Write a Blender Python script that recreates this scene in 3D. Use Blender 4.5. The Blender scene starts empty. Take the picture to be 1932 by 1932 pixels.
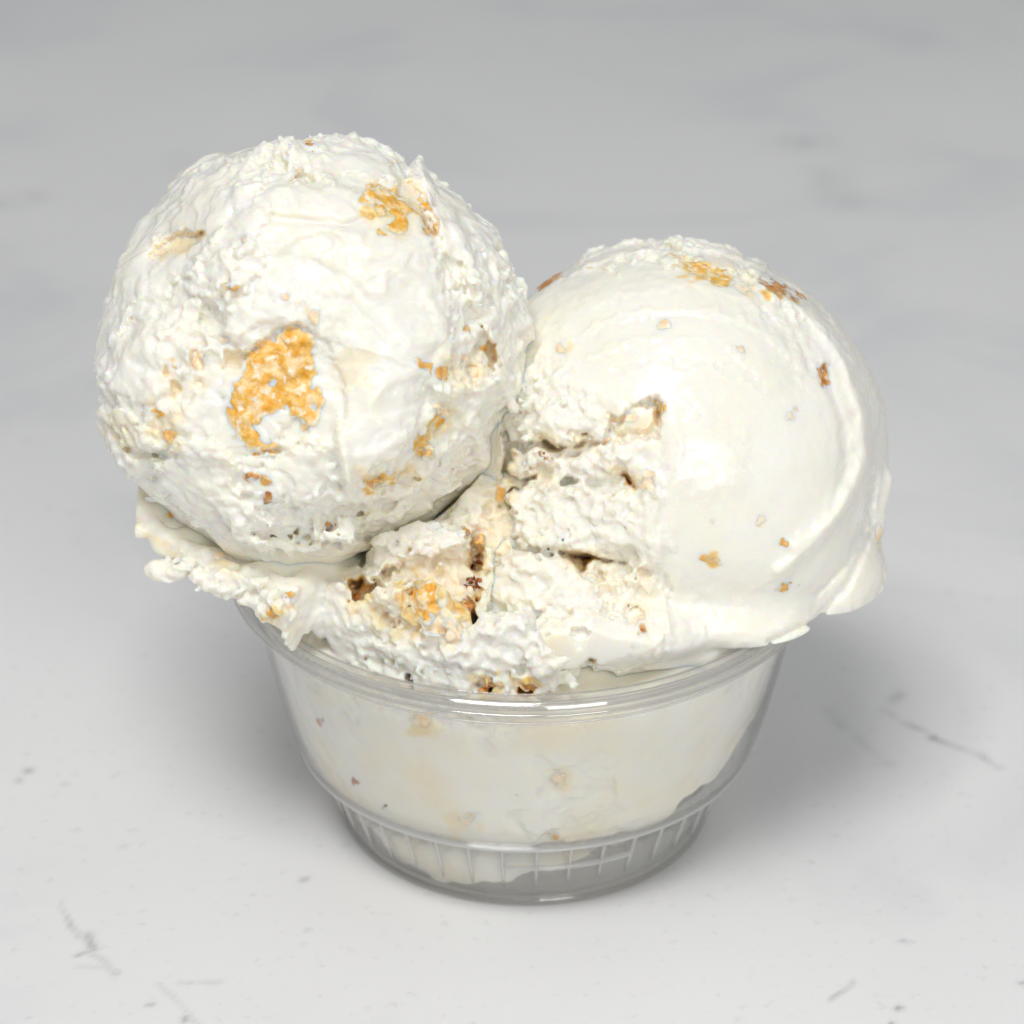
import bpy, math, random
import numpy as np
from mathutils import Vector
from mathutils.bvhtree import BVHTree
import openvdb, time
_T0 = time.time()

S = bpy.context.scene
C = S.collection
MM = 0.001                      # everything is modelled in millimetres, linked in metres

# ------------------------------------------------------------------ camera
F, HC, PITCH, CX, CY = 5262.8, 260.65, math.radians(27.39), -2.26, -396.6   # F in 1932-px units
cam_d = bpy.data.cameras.new("camera")
cam = bpy.data.objects.new("camera", cam_d)
C.objects.link(cam)
cam.location = (CX*MM, CY*MM, HC*MM)
cam.rotation_euler = (math.radians(90)-PITCH, 0, 0)
cam_d.sensor_width = 36
cam_d.lens = 36*F/1932
cam_d.clip_start = 0.01
cam_d.clip_end = 50
cam_d.dof.use_dof = True
cam_d.dof.focus_distance = 0.412
cam_d.dof.aperture_fstop = 20
S.camera = cam

# ------------------------------------------------------------------ light
w = bpy.data.worlds.new("World"); S.world = w; w.use_nodes = True
bg = w.node_tree.nodes["Background"]
bg.inputs[0].default_value = (0.97, 0.985, 1.0, 1)
bg.inputs[1].default_value = 0.36

def area(name, loc, target, size, power, col=(1, 1, 1)):
    d = bpy.data.lights.new(name, 'AREA'); d.shape = 'RECTANGLE'
    d.size, d.size_y = size; d.energy = power; d.color = col
    o = bpy.data.objects.new(name, d); C.objects.link(o)
    o.location = Vector(loc)*MM
    v = (Vector(target)-Vector(loc))
    o.rotation_euler = v.to_track_quat('-Z', 'Y').to_euler()
    return o
area("softbox_lamp", (-130, -430, 880), (0, 0, 20), (0.36, 0.28), 4.75, (1, 0.992, 0.98))
area("front_lamp", (165, -504, 306), (24, -20, 66), (0.20, 0.16), 0.85, (1, 0.995, 0.985))

S.view_settings.view_transform = 'Standard'
S.view_settings.look = 'None'
S.view_settings.exposure = 0
S.view_settings.gamma = 1
S.cycles.use_denoising = True
S.cycles.max_bounces = 14
S.cycles.diffuse_bounces = 10
S.cycles.transparent_max_bounces = 24
S.cycles.caustics_reflective = False
S.cycles.caustics_refractive = False

# ------------------------------------------------------------------ pixel -> place helpers (1932-px photo units)
sp, cp = math.sin(PITCH), math.cos(PITCH)
EYE = np.array([CX, CY, HC])
def ray(px, py):
    a, b = (px-966)/F, -(py-966)/F
    v = np.array([a, cp+b*sp, -sp+b*cp])
    return v/np.linalg.norm(v)
def P(px, py, d):
    return EYE+ray(px, py)*d
def on_sphere(px, py, c, R):
    v = ray(px, py); m = EYE-c; b = m@v
    q = b*b-(m@m-R*R)
    if q < 0: t = -b
    else: t = -b-math.sqrt(q)
    p = EYE+v*t
    n = p-c
    return c+n/np.linalg.norm(n)*R
def on_table(px, py):
    v = ray(px, py); return EYE+v*(-EYE[2]/v[2])

# ------------------------------------------------------------------ node helpers
def new_mat(name):
    m = bpy.data.materials.new(name); m.use_nodes = True
    nt = m.node_tree; nt.nodes.clear()
    return m, nt
def nd(nt, typ, **kw):
    n = nt.nodes.new(typ)
    for k, v in kw.items():
        if k in n.inputs: n.inputs[k].default_value = v
        else: setattr(n, k, v)
    return n
def lk(nt, a, b): nt.links.new(a, b)
def ramp(nt, fac, stops):
    r = nt.nodes.new('ShaderNodeValToRGB')
    e = r.color_ramp.elements
    while len(e) < len(stops): e.new(0.5)
    for k, (p, c) in enumerate(stops):
        e[k].position = p; e[k].color = (*c, 1) if len(c) == 3 else c
    lk(nt, fac, r.inputs[0]); return r.outputs[0]
def mixc(nt, fac, a, b):
    m = nt.nodes.new('ShaderNodeMix'); m.data_type = 'RGBA'
    for s, v in ((m.inputs[0], fac), (m.inputs[6], a), (m.inputs[7], b)):
        if hasattr(v, 'links'): lk(nt, v, s)
        elif isinstance(v, (int, float)): s.default_value = v
        else: s.default_value = (*v, 1)
    return m.outputs[2]

# ------------------------------------------------------------------ materials
def cream_material():
    m, nt = new_mat("vanilla_ice_cream")
    out = nd(nt, 'ShaderNodeOutputMaterial')
    b = nd(nt, 'ShaderNodeBsdfPrincipled')
    tc = nd(nt, 'ShaderNodeTexCoord')
    tint = nd(nt, 'ShaderNodeAttribute', attribute_name='tint')
    rough = nd(nt, 'ShaderNodeAttribute', attribute_name='crumb')
    n1 = nd(nt, 'ShaderNodeTexNoise', Scale=110.0, Detail=4.0)
    lk(nt, tc.outputs['Object'], n1.inputs['Vector'])
    base = ramp(nt, n1.outputs[0], [(0.35, (0.905, 0.887, 0.822)), (0.65, (0.90, 0.874, 0.775))])
    # caramel bleeding into the cream round the crumbs, plus warm cleft glow painted as colour
    n2 = nd(nt, 'ShaderNodeTexNoise', Scale=900.0, Detail=3.0)
    lk(nt, tc.outputs['Object'], n2.inputs['Vector'])
    mul = nd(nt, 'ShaderNodeMath', operation='MULTIPLY')
    tcol = ramp(nt, tint.outputs['Fac'], [(0.0, (0.93, 0.83, 0.64)), (0.45, (0.91, 0.72, 0.40)), (0.8, (0.85, 0.53, 0.13)), (1.0, (0.72, 0.33, 0.04))])
    tal = nd(nt, 'ShaderNodeMapRange'); tal.inputs[2].default_value = 0.5
    lk(nt, tint.outputs['Fac'], tal.inputs[0]); lk(nt, tal.outputs[0], mul.inputs[0])
    mr = nd(nt, 'ShaderNodeMapRange'); mr.inputs[1].default_value = .3; mr.inputs[2].default_value = .7
    mr.inputs[3].default_value = .7; mr.inputs[4].default_value = 1.0
    lk(nt, n2.outputs[0], mr.inputs[0]); lk(nt, mr.outputs[0], mul.inputs[1])
    col = mixc(nt, mul.outputs[0], base, tcol)
    lk(nt, col, b.inputs['Base Color'])
    b.inputs['Subsurface Weight'].default_value = 1.0
    b.inputs['Subsurface Radius'].default_value = (1.7, 1.1, 0.4)
    b.inputs['Subsurface Scale'].default_value = 0.00085
    rr = nd(nt, 'ShaderNodeMapRange'); rr.inputs[3].default_value = 0.17; rr.inputs[4].default_value = 0.62
    lk(nt, rough.outputs['Fac'], rr.inputs[0]); lk(nt, rr.outputs[0], b.inputs['Roughness'])
    b.inputs['IOR'].default_value = 1.42
    n3 = nd(nt, 'ShaderNodeTexNoise', Scale=1700.0, Detail=4.0, Roughness=0.65)
    lk(nt, tc.outputs['Object'], n3.inputs['Vector'])
    st = nd(nt, 'ShaderNodeMapRange'); st.inputs[3].default_value = 0.17; st.inputs[4].default_value = 0.8
    lk(nt, rough.outputs['Fac'], st.inputs[0])
    bp = nd(nt, 'ShaderNodeBump', Distance=0.0003)
    lk(nt, st.outputs[0], bp.inputs['Strength'])
    lk(nt, n3.outputs[0], bp.inputs['Height']); lk(nt, bp.outputs[0], b.inputs['Normal'])
    lk(nt, b.outputs[0], out.inputs[0])
    return m
CREAM = cream_material()

def cookie_material(name, deep, mid, pale, white=0.3):
    m, nt = new_mat(name)
    out = nd(nt, 'ShaderNodeOutputMaterial')
    b = nd(nt, 'ShaderNodeBsdfPrincipled', Roughness=0.55)
    tc = nd(nt, 'ShaderNodeTexCoord')
    n1 = nd(nt, 'ShaderNodeTexNoise', Scale=560.0, Detail=5.0, Roughness=0.65)
    lk(nt, tc.outputs['Object'], n1.inputs['Vector'])
    c = ramp(nt, n1.outputs[0], [(0.36, deep), (0.5, mid), (0.62, pale)])
    n2 = nd(nt, 'ShaderNodeTexNoise', Scale=620.0, Detail=3.0)
    lk(nt, tc.outputs['Object'], n2.inputs['Vector'])
    f = ramp(nt, n2.outputs[0], [(0.60-0.10*white, (0, 0, 0)), (0.72-0.10*white, (1, 1, 1))])
    mu = nd(nt, 'ShaderNodeMath', operation='MULTIPLY'); mu.inputs[1].default_value = min(1, 2*white)
    lk(nt, f, mu.inputs[0])
    c = mixc(nt, mu.outputs[0], c, (0.93, 0.85, 0.70))
    ed = nd(nt, 'ShaderNodeAttribute', attribute_name='edge')
    es = nd(nt, 'ShaderNodeMath', operation='ADD'); lk(nt, ed.outputs['Fac'], es.inputs[0]); lk(nt, n1.outputs[0], es.inputs[1])
    er = nd(nt, 'ShaderNodeMapRange'); er.inputs[1].default_value = 0.55; er.inputs[2].default_value = 1.15
    lk(nt, es.outputs[0], er.inputs[0])
    c = mixc(nt, er.outputs[0], (0.925, 0.865, 0.73), c)
    lk(nt, c, b.inputs['Base Color'])
    b.inputs['Subsurface Weight'].default_value = 0.5
    b.inputs['Subsurface Radius'].default_value = (1.0, 0.5, 0.2)
    b.inputs['Subsurface Scale'].default_value = 0.0007
    bp = nd(nt, 'ShaderNodeBump', Distance=0.0002, Strength=0.5)
    lk(nt, n1.outputs[0], bp.inputs['Height']); lk(nt, bp.outputs[0], b.inputs['Normal'])
    lk(nt, b.outputs[0], out.inputs[0])
    return m
GOLD = cookie_material("golden_cookie", (0.76, 0.36, 0.015), (0.86, 0.52, 0.12), (0.92, 0.72, 0.43), 0.5)
BROWN = cookie_material("browned_cookie", (0.30, 0.10, 0.015), (0.55, 0.24, 0.05), (0.75, 0.42, 0.16), 0.2)
FLECK = cookie_material("caramel_fleck", (0.74, 0.36, 0.06), (0.82, 0.47, 0.14), (0.88, 0.60, 0.28), 0.08)
PEACH = cookie_material("pale_cookie", (0.88, 0.62, 0.38), (0.93, 0.74, 0.52), (0.95, 0.84, 0.70), 0.12)
RED = cookie_material("dark_toffee", (0.16, 0.03, 0.008), (0.30, 0.07, 0.015), (0.50, 0.18, 0.04), 0.0)

def plastic_material(name, tint, f0, rough, power=4.0, haze=0.0):
    m, nt = new_mat(name)
    out = nd(nt, 'ShaderNodeOutputMaterial')
    tr = nd(nt, 'ShaderNodeBsdfTransparent'); tr.inputs[0].default_value = (*tint, 1)
    gl = nd(nt, 'ShaderNodeBsdfGlossy', Roughness=rough)
    lw = nd(nt, 'ShaderNodeLayerWeight', Blend=0.5)
    pw = nd(nt, 'ShaderNodeMath', operation='POWER'); pw.inputs[1].default_value = power
    lk(nt, lw.outputs['Facing'], pw.inputs[0])
    ma = nd(nt, 'ShaderNodeMath', operation='MULTIPLY_ADD'); ma.inputs[1].default_value = 0.85; ma.inputs[2].default_value = f0
    ma.use_clamp = True
    lk(nt, pw.outputs[0], ma.inputs[0])
    mx = nd(nt, 'ShaderNodeMixShader')
    lk(nt, ma.outputs[0], mx.inputs[0]); lk(nt, tr.outputs[0], mx.inputs[1]); lk(nt, gl.outputs[0], mx.inputs[2])
    last = mx.outputs[0]
    if haze:
        df = nd(nt, 'ShaderNodeBsdfTranslucent'); df.inputs[0].default_value = (0.9, 0.9, 0.9, 1)
        d2 = nd(nt, 'ShaderNodeBsdfDiffuse'); d2.inputs[0].default_value = (0.9, 0.9, 0.9, 1)
        md = nd(nt, 'ShaderNodeMixShader'); md.inputs[0].default_value = .5
        lk(nt, df.outputs[0], md.inputs[1]); lk(nt, d2.outputs[0], md.inputs[2])
        m2 = nd(nt, 'ShaderNodeMixShader'); m2.inputs[0].default_value = haze
        lk(nt, last, m2.inputs[1]); lk(nt, md.outputs[0], m2.inputs[2]); last = m2.outputs[0]
    lk(nt, last, out.inputs[0])
    return m
PLASTIC = plastic_material("clear_plastic", (0.996, 0.996, 0.992), 0.03, 0.05, haze=0.022)
EDGE = plastic_material("clear_plastic_thick", (0.975, 0.968, 0.95), 0.13, 0.05, 2.2, haze=0.10)
FOOT = plastic_material("clear_plastic_foot", (0.996, 0.996, 0.99), 0.03, 0.08, haze=0.18)
LEDGE = plastic_material("plastic_ledge_highlight", (0.985, 0.985, 0.98), 0.10, 0.10, 2.0, haze=0.42)  # white haze puts the bright highlight along the ledge into the material
RIB = plastic_material("plastic_rib_highlight", (0.985, 0.985, 0.98), 0.09, 0.10, 2.0, haze=0.30)  # haze whitens the ribs to stand in for their highlight lines

# ------------------------------------------------------------------ voxel sculpting
class Grid:
    def __init__(s, lo, hi, h):
        s.lo = np.array(lo, float); s.h = h
        s.n = np.ceil((np.array(hi)-s.lo)/h).astype(int)+1
        s.x = (s.lo[0]+np.arange(s.n[0])*h).astype(np.float32)[:, None, None]
        s.y = (s.lo[1]+np.arange(s.n[1])*h).astype(np.float32)[None, :, None]
        s.z = (s.lo[2]+np.arange(s.n[2])*h).astype(np.float32)[None, None, :]
    def _w(s, ax, sp, off):
        t = np.arange(s.n[ax])*s.h/sp+off
        i = np.floor(t).astype(int); f = (t-i).astype(np.float32)
        return i, i.max()+4, ((1-f)**3/6, (3*f**3-6*f*f+4)/6, (-3*f**3+3*f*f+3*f+1)/6, f**3/6)
    def noise(s, sp, seed):
        """smooth random field (unit spread) with features of size sp millimetres"""
        if np.isscalar(sp): sp = (sp,)*3
        g = np.random.default_rng(seed); off = g.random(3)
        (ix, Lx, wx), (iy, Ly, wy), (iz, Lz, wz) = (s._w(a, sp[a], off[a]) for a in range(3))
        a = g.random((Lx, Ly, Lz), dtype=np.float32)*10.4-5.2
        a = sum(a[:, :, iz+k]*wz[k] for k in range(4))
        a = sum(a[:, iy+k]*wy[k][:, None] for k in range(4))
        out = np.empty(tuple(s.n), np.float32)
        tmp = np.empty(a.shape[1:], np.float32)
        for r in range(s.n[0]):
            o = out[r]; i = ix[r]
            np.multiply(a[i], wx[0][r], out=o)
            for k in (1, 2, 3):
                np.multiply(a[i+k], wx[k][r], out=tmp); o += tmp
        return out
    def box(s, p, r):
        sl = []
        for a in range(3):
            i0 = int(max(0, math.floor((p[a]-r-s.lo[a])/s.h))); i1 = int(min(s.n[a], math.ceil((p[a]+r-s.lo[a])/s.h)+1))
            if i1 <= i0: return None
            sl.append(slice(i0, i1))
        return tuple(sl)
    def sub(s, sl):
        return s.x[sl[0]], s.y[:, sl[1]], s.z[:, :, sl[2]]
def smin(a, b, k):
    h = np.clip(0.5+0.5*(b-a)/k, 0, 1)
    return b*(1-h)+a*h-k*h*(1-h)
def smax(a, b, k): return -smin(-a, -b, k)
def sstep(a, b, x):
    t = np.clip((x-a)/(b-a), 0, 1); return t*t*(3-2*t)

def ellipsoid(g, f, p, r, k=1.0, cut=False):
    """union (or cut) an ellipsoid aligned to view (right, up, depth radii)"""
    r = np.array(r if np.ndim(r) else (r,)*3, float)
    sl = g.box(p, r.max()+k+2)
    if sl is None: return
    X, Y, Z = g.sub(sl)
    dx, dy, dz = X-p[0], Y-p[1], Z-p[2]
    u = dx; v = dy*sp+dz*cp; w_ = dy*cp-dz*sp
    q = np.sqrt((u/r[0])**2+(v/r[1])**2+(w_/r[2])**2)
    d = (q-1)*r.min()
    f[sl] = smax(f[sl], -d, k) if cut else smin(f[sl], d, k)
def rbox(g, f, p, r, rot=0.0, k=0.8, rnd=1.5, cut=False):
    """rounded slab, view aligned, turned by rot in the picture plane"""
    r = np.array(r, float)
    sl = g.box(p, r.max()*1.5+k+2)
    if sl is None: return
    X, Y, Z = g.sub(sl)
    dx, dy, dz = X-p[0], Y-p[1], Z-p[2]
    u = dx+0*dy+0*dz; v = dy*sp+dz*cp+0*dx; w_ = dy*cp-dz*sp+0*dx
    c, s_ = math.cos(rot), math.sin(rot)
    u, v = u*c+v*s_, -u*s_+v*c
    a, b, e = (np.abs(t)-(q-rnd) for t, q in ((u, r[0]), (v, r[1]), (w_, r[2])))
    d = np.sqrt(np.maximum(a, 0)**2+np.maximum(b, 0)**2+np.maximum(e, 0)**2)+np.minimum(np.maximum(a, np.maximum(b, e)), 0)-rnd
    f[sl] = smax(f[sl], -d, k) if cut else smin(f[sl], d, k)
def capsule(g, f, p, q, ra, rb, k=0.8, cut=False):
    p, q = np.array(p), np.array(q)
    m = (p+q)/2; L = np.linalg.norm(q-p)
    sl = g.box(m, L/2+max(ra, rb)+k+2)
    if sl is None: return
    X, Y, Z = g.sub(sl)
    ax = (q-p)/max(L*L, 1e-9)
    t = np.clip((X-p[0])*ax[0]+(Y-p[1])*ax[1]+(Z-p[2])*ax[2], 0, 1)
    d = np.sqrt((X-p[0]-t*(q-p)[0])**2+(Y-p[1]-t*(q-p)[1])**2+(Z-p[2]-t*(q-p)[2])**2)-(ra+(rb-ra)*t)
    f[sl] = smax(f[sl], -d, k) if cut else smin(f[sl], d, k)
def chain(g, f, pts, k=0.8, cut=False):
    for a, b in zip(pts[:-1], pts[1:]):
        capsule(g, f, a[0], b[0], a[1], b[1], k, cut)
def field(g, pts):
    """soft mask 0..1 built from blobs (point, radius, weight)"""
    m = np.zeros(tuple(g.n), np.float32)
    for p, r, wt in pts:
        sl = g.box(p, r*2.2)
        if sl is None: continue
        X, Y, Z = g.sub(sl)
        m[sl] += wt*np.exp(-((X-p[0])**2+(Y-p[1])**2+(Z-p[2])**2)/(r*r))
    return m

def lookup(g, vol, pts):
    q = (pts-g.lo)/g.h
    i = np.clip(np.floor(q).astype(int), 0, g.n-2); fr = q-i
    out = 0
    for a in (0, 1):
        for b in (0, 1):
            for c in (0, 1):
                wt = (fr[:, 0] if a else 1-fr[:, 0])*(fr[:, 1] if b else 1-fr[:, 1])*(fr[:, 2] if c else 1-fr[:, 2])
                out = out+wt*vol[i[:, 0]+a, i[:, 1]+b, i[:, 2]+c]
    return out

def polygonise(g, f, attrs, biggest=True):
    f = np.clip(f, -2*g.h, 2*g.h).astype(np.float32)
    f[0] = f[-1] = 2*g.h; f[:, 0] = f[:, -1] = 2*g.h; f[:, :, 0] = f[:, :, -1] = 2*g.h
    vg = openvdb.FloatGrid(); vg.background = 2*g.h
    vg.copyFromArray(f, tolerance=0)
    _r = vg.convertToPolygons(isovalue=0.0); pts, quads = _r[0], _r[-1]
    if len(quads) < 20: return None
    pts = pts.astype(np.float64)*g.h+g.lo
    quads = quads.astype(np.int64)
    # keep only the pieces that hang together with the main body
    lab = np.arange(len(pts))
    e = np.concatenate([quads[:, [0, 1]], quads[:, [1, 2]], quads[:, [2, 3]]])
    while True:
        m = np.minimum(lab[e[:, 0]], lab[e[:, 1]])
        new = lab.copy()
        np.minimum.at(new, e[:, 0], m); np.minimum.at(new, e[:, 1], m)
        new = new[new]; new = new[new]
        if (new == lab).all(): break
        lab = new
    ids, cnt = np.unique(lab, return_counts=True)
    keep = lab == ids[cnt.argmax()] if biggest else cnt[np.searchsorted(ids, lab)] > 60
    if not keep.any(): return None
    quads = quads[keep[quads[:, 0]]]
    idx = np.cumsum(keep)-1
    pts = pts[keep]; quads = idx[quads]
    at = {k: np.clip(lookup(g, v, pts), 0, 1).astype(np.float32) for k, v in attrs.items()}
    # openvdb may wind clockwise seen from outside
    a = pts[quads[:, 1]]-pts[quads[:, 0]]; b = pts[quads[:, 2]]-pts[quads[:, 0]]
    if (np.cross(a, b)*(pts[quads].mean(1)-pts.mean(0))).sum() < 0: quads = quads[:, ::-1]
    return pts, np.ascontiguousarray(quads), at
def make_mesh(name, res, origin):
    pts, quads, at = res
    me = bpy.data.meshes.new(name)
    me.vertices.add(len(pts)); me.loops.add(quads.size); me.polygons.add(len(quads))
    me.vertices.foreach_set('co', ((pts-np.array(origin))*MM).astype(np.float32).ravel())
    me.loops.foreach_set('vertex_index', quads.astype(np.int32).ravel())
    me.polygons.foreach_set('loop_start', np.arange(0, quads.size, 4, dtype=np.int32))
    me.polygons.foreach_set('use_smooth', np.ones(len(quads), bool))
    for k, v in at.items():
        la = me.attributes.new(k, 'FLOAT', 'POINT'); la.data.foreach_set('value', v)
    me.update(calc_edges=True)
    return me
def link(name, me, mat, parent=None, loc=(0, 0, 0)):
    o = bpy.data.objects.new(name, me); C.objects.link(o)
    if mat and not me.materials: me.materials.append(mat)
    if parent: o.parent = parent
    o.location = Vector(loc)*MM
    return o

# ------------------------------------------------------------------ relief sheets: sculpted heights (mm) seen from the front
class Sheet:
    """heights drawn over the picture plane, 2 photo pixels per cell; carved into the voxels facing that way"""
    def __init__(s):
        s.a = np.zeros((966, 966), np.float32)            # [y, x]
        s.c = np.zeros((966, 966), np.float32)            # caramel stain, and the warm glow of clefts as colour
        s.X, s.Y = np.meshgrid(np.arange(966)*2.0, np.arange(966)*2.0)
        s.j1, s.j2, s.j3 = s.rnd(26, 1), s.rnd(11, 2), s.rnd(5, 3)
    def rnd(s, sp, seed):
        g = np.random.default_rng(seed+900); n = int(1932/sp)+5
        lat = g.random((n, n))*2-1
        t = np.arange(966)*2.0/sp; i = t.astype(int); f = t-i; f = f*f*(3-2*f)
        a = lat[:, i]*(1-f)+lat[:, i+1]*f
        return (a[i]*(1-f)[:, None]+a[i+1]*f[:, None])
    def _box(s, pts, m):
        p = np.array(pts, float); lo = np.maximum((p.min(0)-m)//2, 0).astype(int); hi = np.minimum((p.max(0)+m)//2+1, 966).astype(int)
        return (slice(lo[1], hi[1]), slice(lo[0], hi[0]))
    def _dist(s, b, pts, closed):
        X, Y = s.X[b], s.Y[b]; d = np.full(X.shape, 1e9); ins = np.zeros(X.shape, bool)
        q = list(pts)+([pts[0]] if closed else [])
        for (x0, y0), (x1, y1) in zip(q[:-1], q[1:]):
            dx, dy = x1-x0, y1-y0
            t = np.clip(((X-x0)*dx+(Y-y0)*dy)/(dx*dx+dy*dy+1e-9), 0, 1)
            d = np.minimum(d, np.hypot(X-x0-t*dx, Y-y0-t*dy))
            if closed and y0 != y1: ins ^= ((Y < y0) != (Y < y1)) & (X < x0+(Y-y0)*dx/dy)
        return np.where(ins, d, -d) if closed else d
    def plate(s, pts, h, soft=4, jag=1.0, dome=0, mode='add'):
        b = s._box(pts, 40); sd = s._dist(b, pts, True)
        sd = sd+jag*(11*s.j1[b]+6*s.j2[b]+3.5*s.j3[b])
        m = sstep(-soft, soft, sd)
        v = h+(dome*(1-np.exp(-np.maximum(sd, 0)/22)) if dome else 0)
        if mode == 'set': s.a[b] = s.a[b]*(1-m)+v*m
        else: s.a[b] += m*v
    def stain(s, pts, lv, soft=14, jag=1.5):
        b = s._box(pts, 60); sd = s._dist(b, pts, True)+jag*(11*s.j1[b]+7*s.j2[b]+5*s.j3[b])
        s.c[b] = np.maximum(s.c[b], lv*sstep(-soft, soft, sd))
    def stroke(s, pts, wd, h, jag=.4):
        b = s._box(pts, wd*3+14); d = s._dist(b, pts, False)+jag*(5*s.j1[b]+3*s.j2[b])
        s.a[b] += h*np.exp(-np.maximum(d, 0)**2/(wd*wd))
    def carve(s, g, f, scale=1.0, mid=None, reach=9):
        """subtract the sheet from the distance field where it faces the camera"""
        idx = np.nonzero((np.abs(f) < reach).ravel())[0]
        k = idx % g.n[2]; j = (idx//g.n[2]) % g.n[1]; i = idx//(g.n[1]*g.n[2])
        x = g.x.ravel()[i]-CX; y = g.y.ravel()[j]-CY; z = g.z.ravel()[k]-HC
        d = y*cp-z*sp
        w_ = sstep(mid+3, mid-6, d) if mid is not None else 1.0
        u = np.clip((966+F*x/d)/2, 0, 964.9); v = np.clip((966-F*(y*sp+z*cp)/d)/2, 0, 964.9)
        ui = u.astype(int); vi = v.astype(int); fu = u-ui; fv = v-vi
        a = s.a
        h = (a[vi, ui]*(1-fu)+a[vi, ui+1]*fu)*(1-fv)+(a[vi+1, ui]*(1-fu)+a[vi+1, ui+1]*fu)*fv
        f.ravel()[idx] -= (h*w_*scale).astype(np.float32)
        a = s.c; h = (a[vi, ui]*(1-fu)+a[vi, ui+1]*fu)*(1-fv)+(a[vi+1, ui]*(1-fu)+a[vi+1, ui+1]*fu)*fv
        col = np.zeros(f.shape, np.float32); col.ravel()[idx] = h*w_
        return col

# ------------------------------------------------------------------ cup profile (outer), mm
PROF = [(2.2, 30.2), (8, 32.6), (15.2, 34.6), (15.8, 37.6), (19, 38.9), (24, 40.3), (30, 41.6), (36, 42.8), (42.4, 44.1)]
PZ = np.array([p[0] for p in PROF]); PR = np.array([p[1] for p in PROF])
def r_in(z): return np.interp(z, PZ, PR).astype(np.float32)-0.75
RIMZ = 48.0

def keep_in_cup(g, f, gap=0.15):
    rr = np.sqrt(g.x**2+g.y**2)
    wall = rr-(r_in(g.z[0, 0])[None, None, :]-gap)
    return smax(f, np.minimum(wall, (RIMZ+0.5)-g.z), 0.4)

LC = P(592, 667, 431.0); LR = 32.1
RC = P(1272, 850, 445.0); RR = 33.6
H = 0.24

def crumbly(g, seed, A=1.0):
    return A*(0.32*g.noise(2.8, seed)+0.34*g.noise(1.4, seed+1)+0.30*g.noise(0.8, seed+2)+0.24*g.noise(0.52, seed+3))
def terraces(g, seed, sp_, step=0.6, scale=1.3):
    q = (g.noise(sp_, seed)+0.30*g.noise(sp_ if np.isscalar(sp_) else min(sp_), seed+1)+0.12*g.noise(1.6, seed+2))*scale
    fl = np.floor(q); fr = q-fl
    return (fl+sstep(0.72, 1.0, fr)*1.0+0.25*fr)*step

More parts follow.
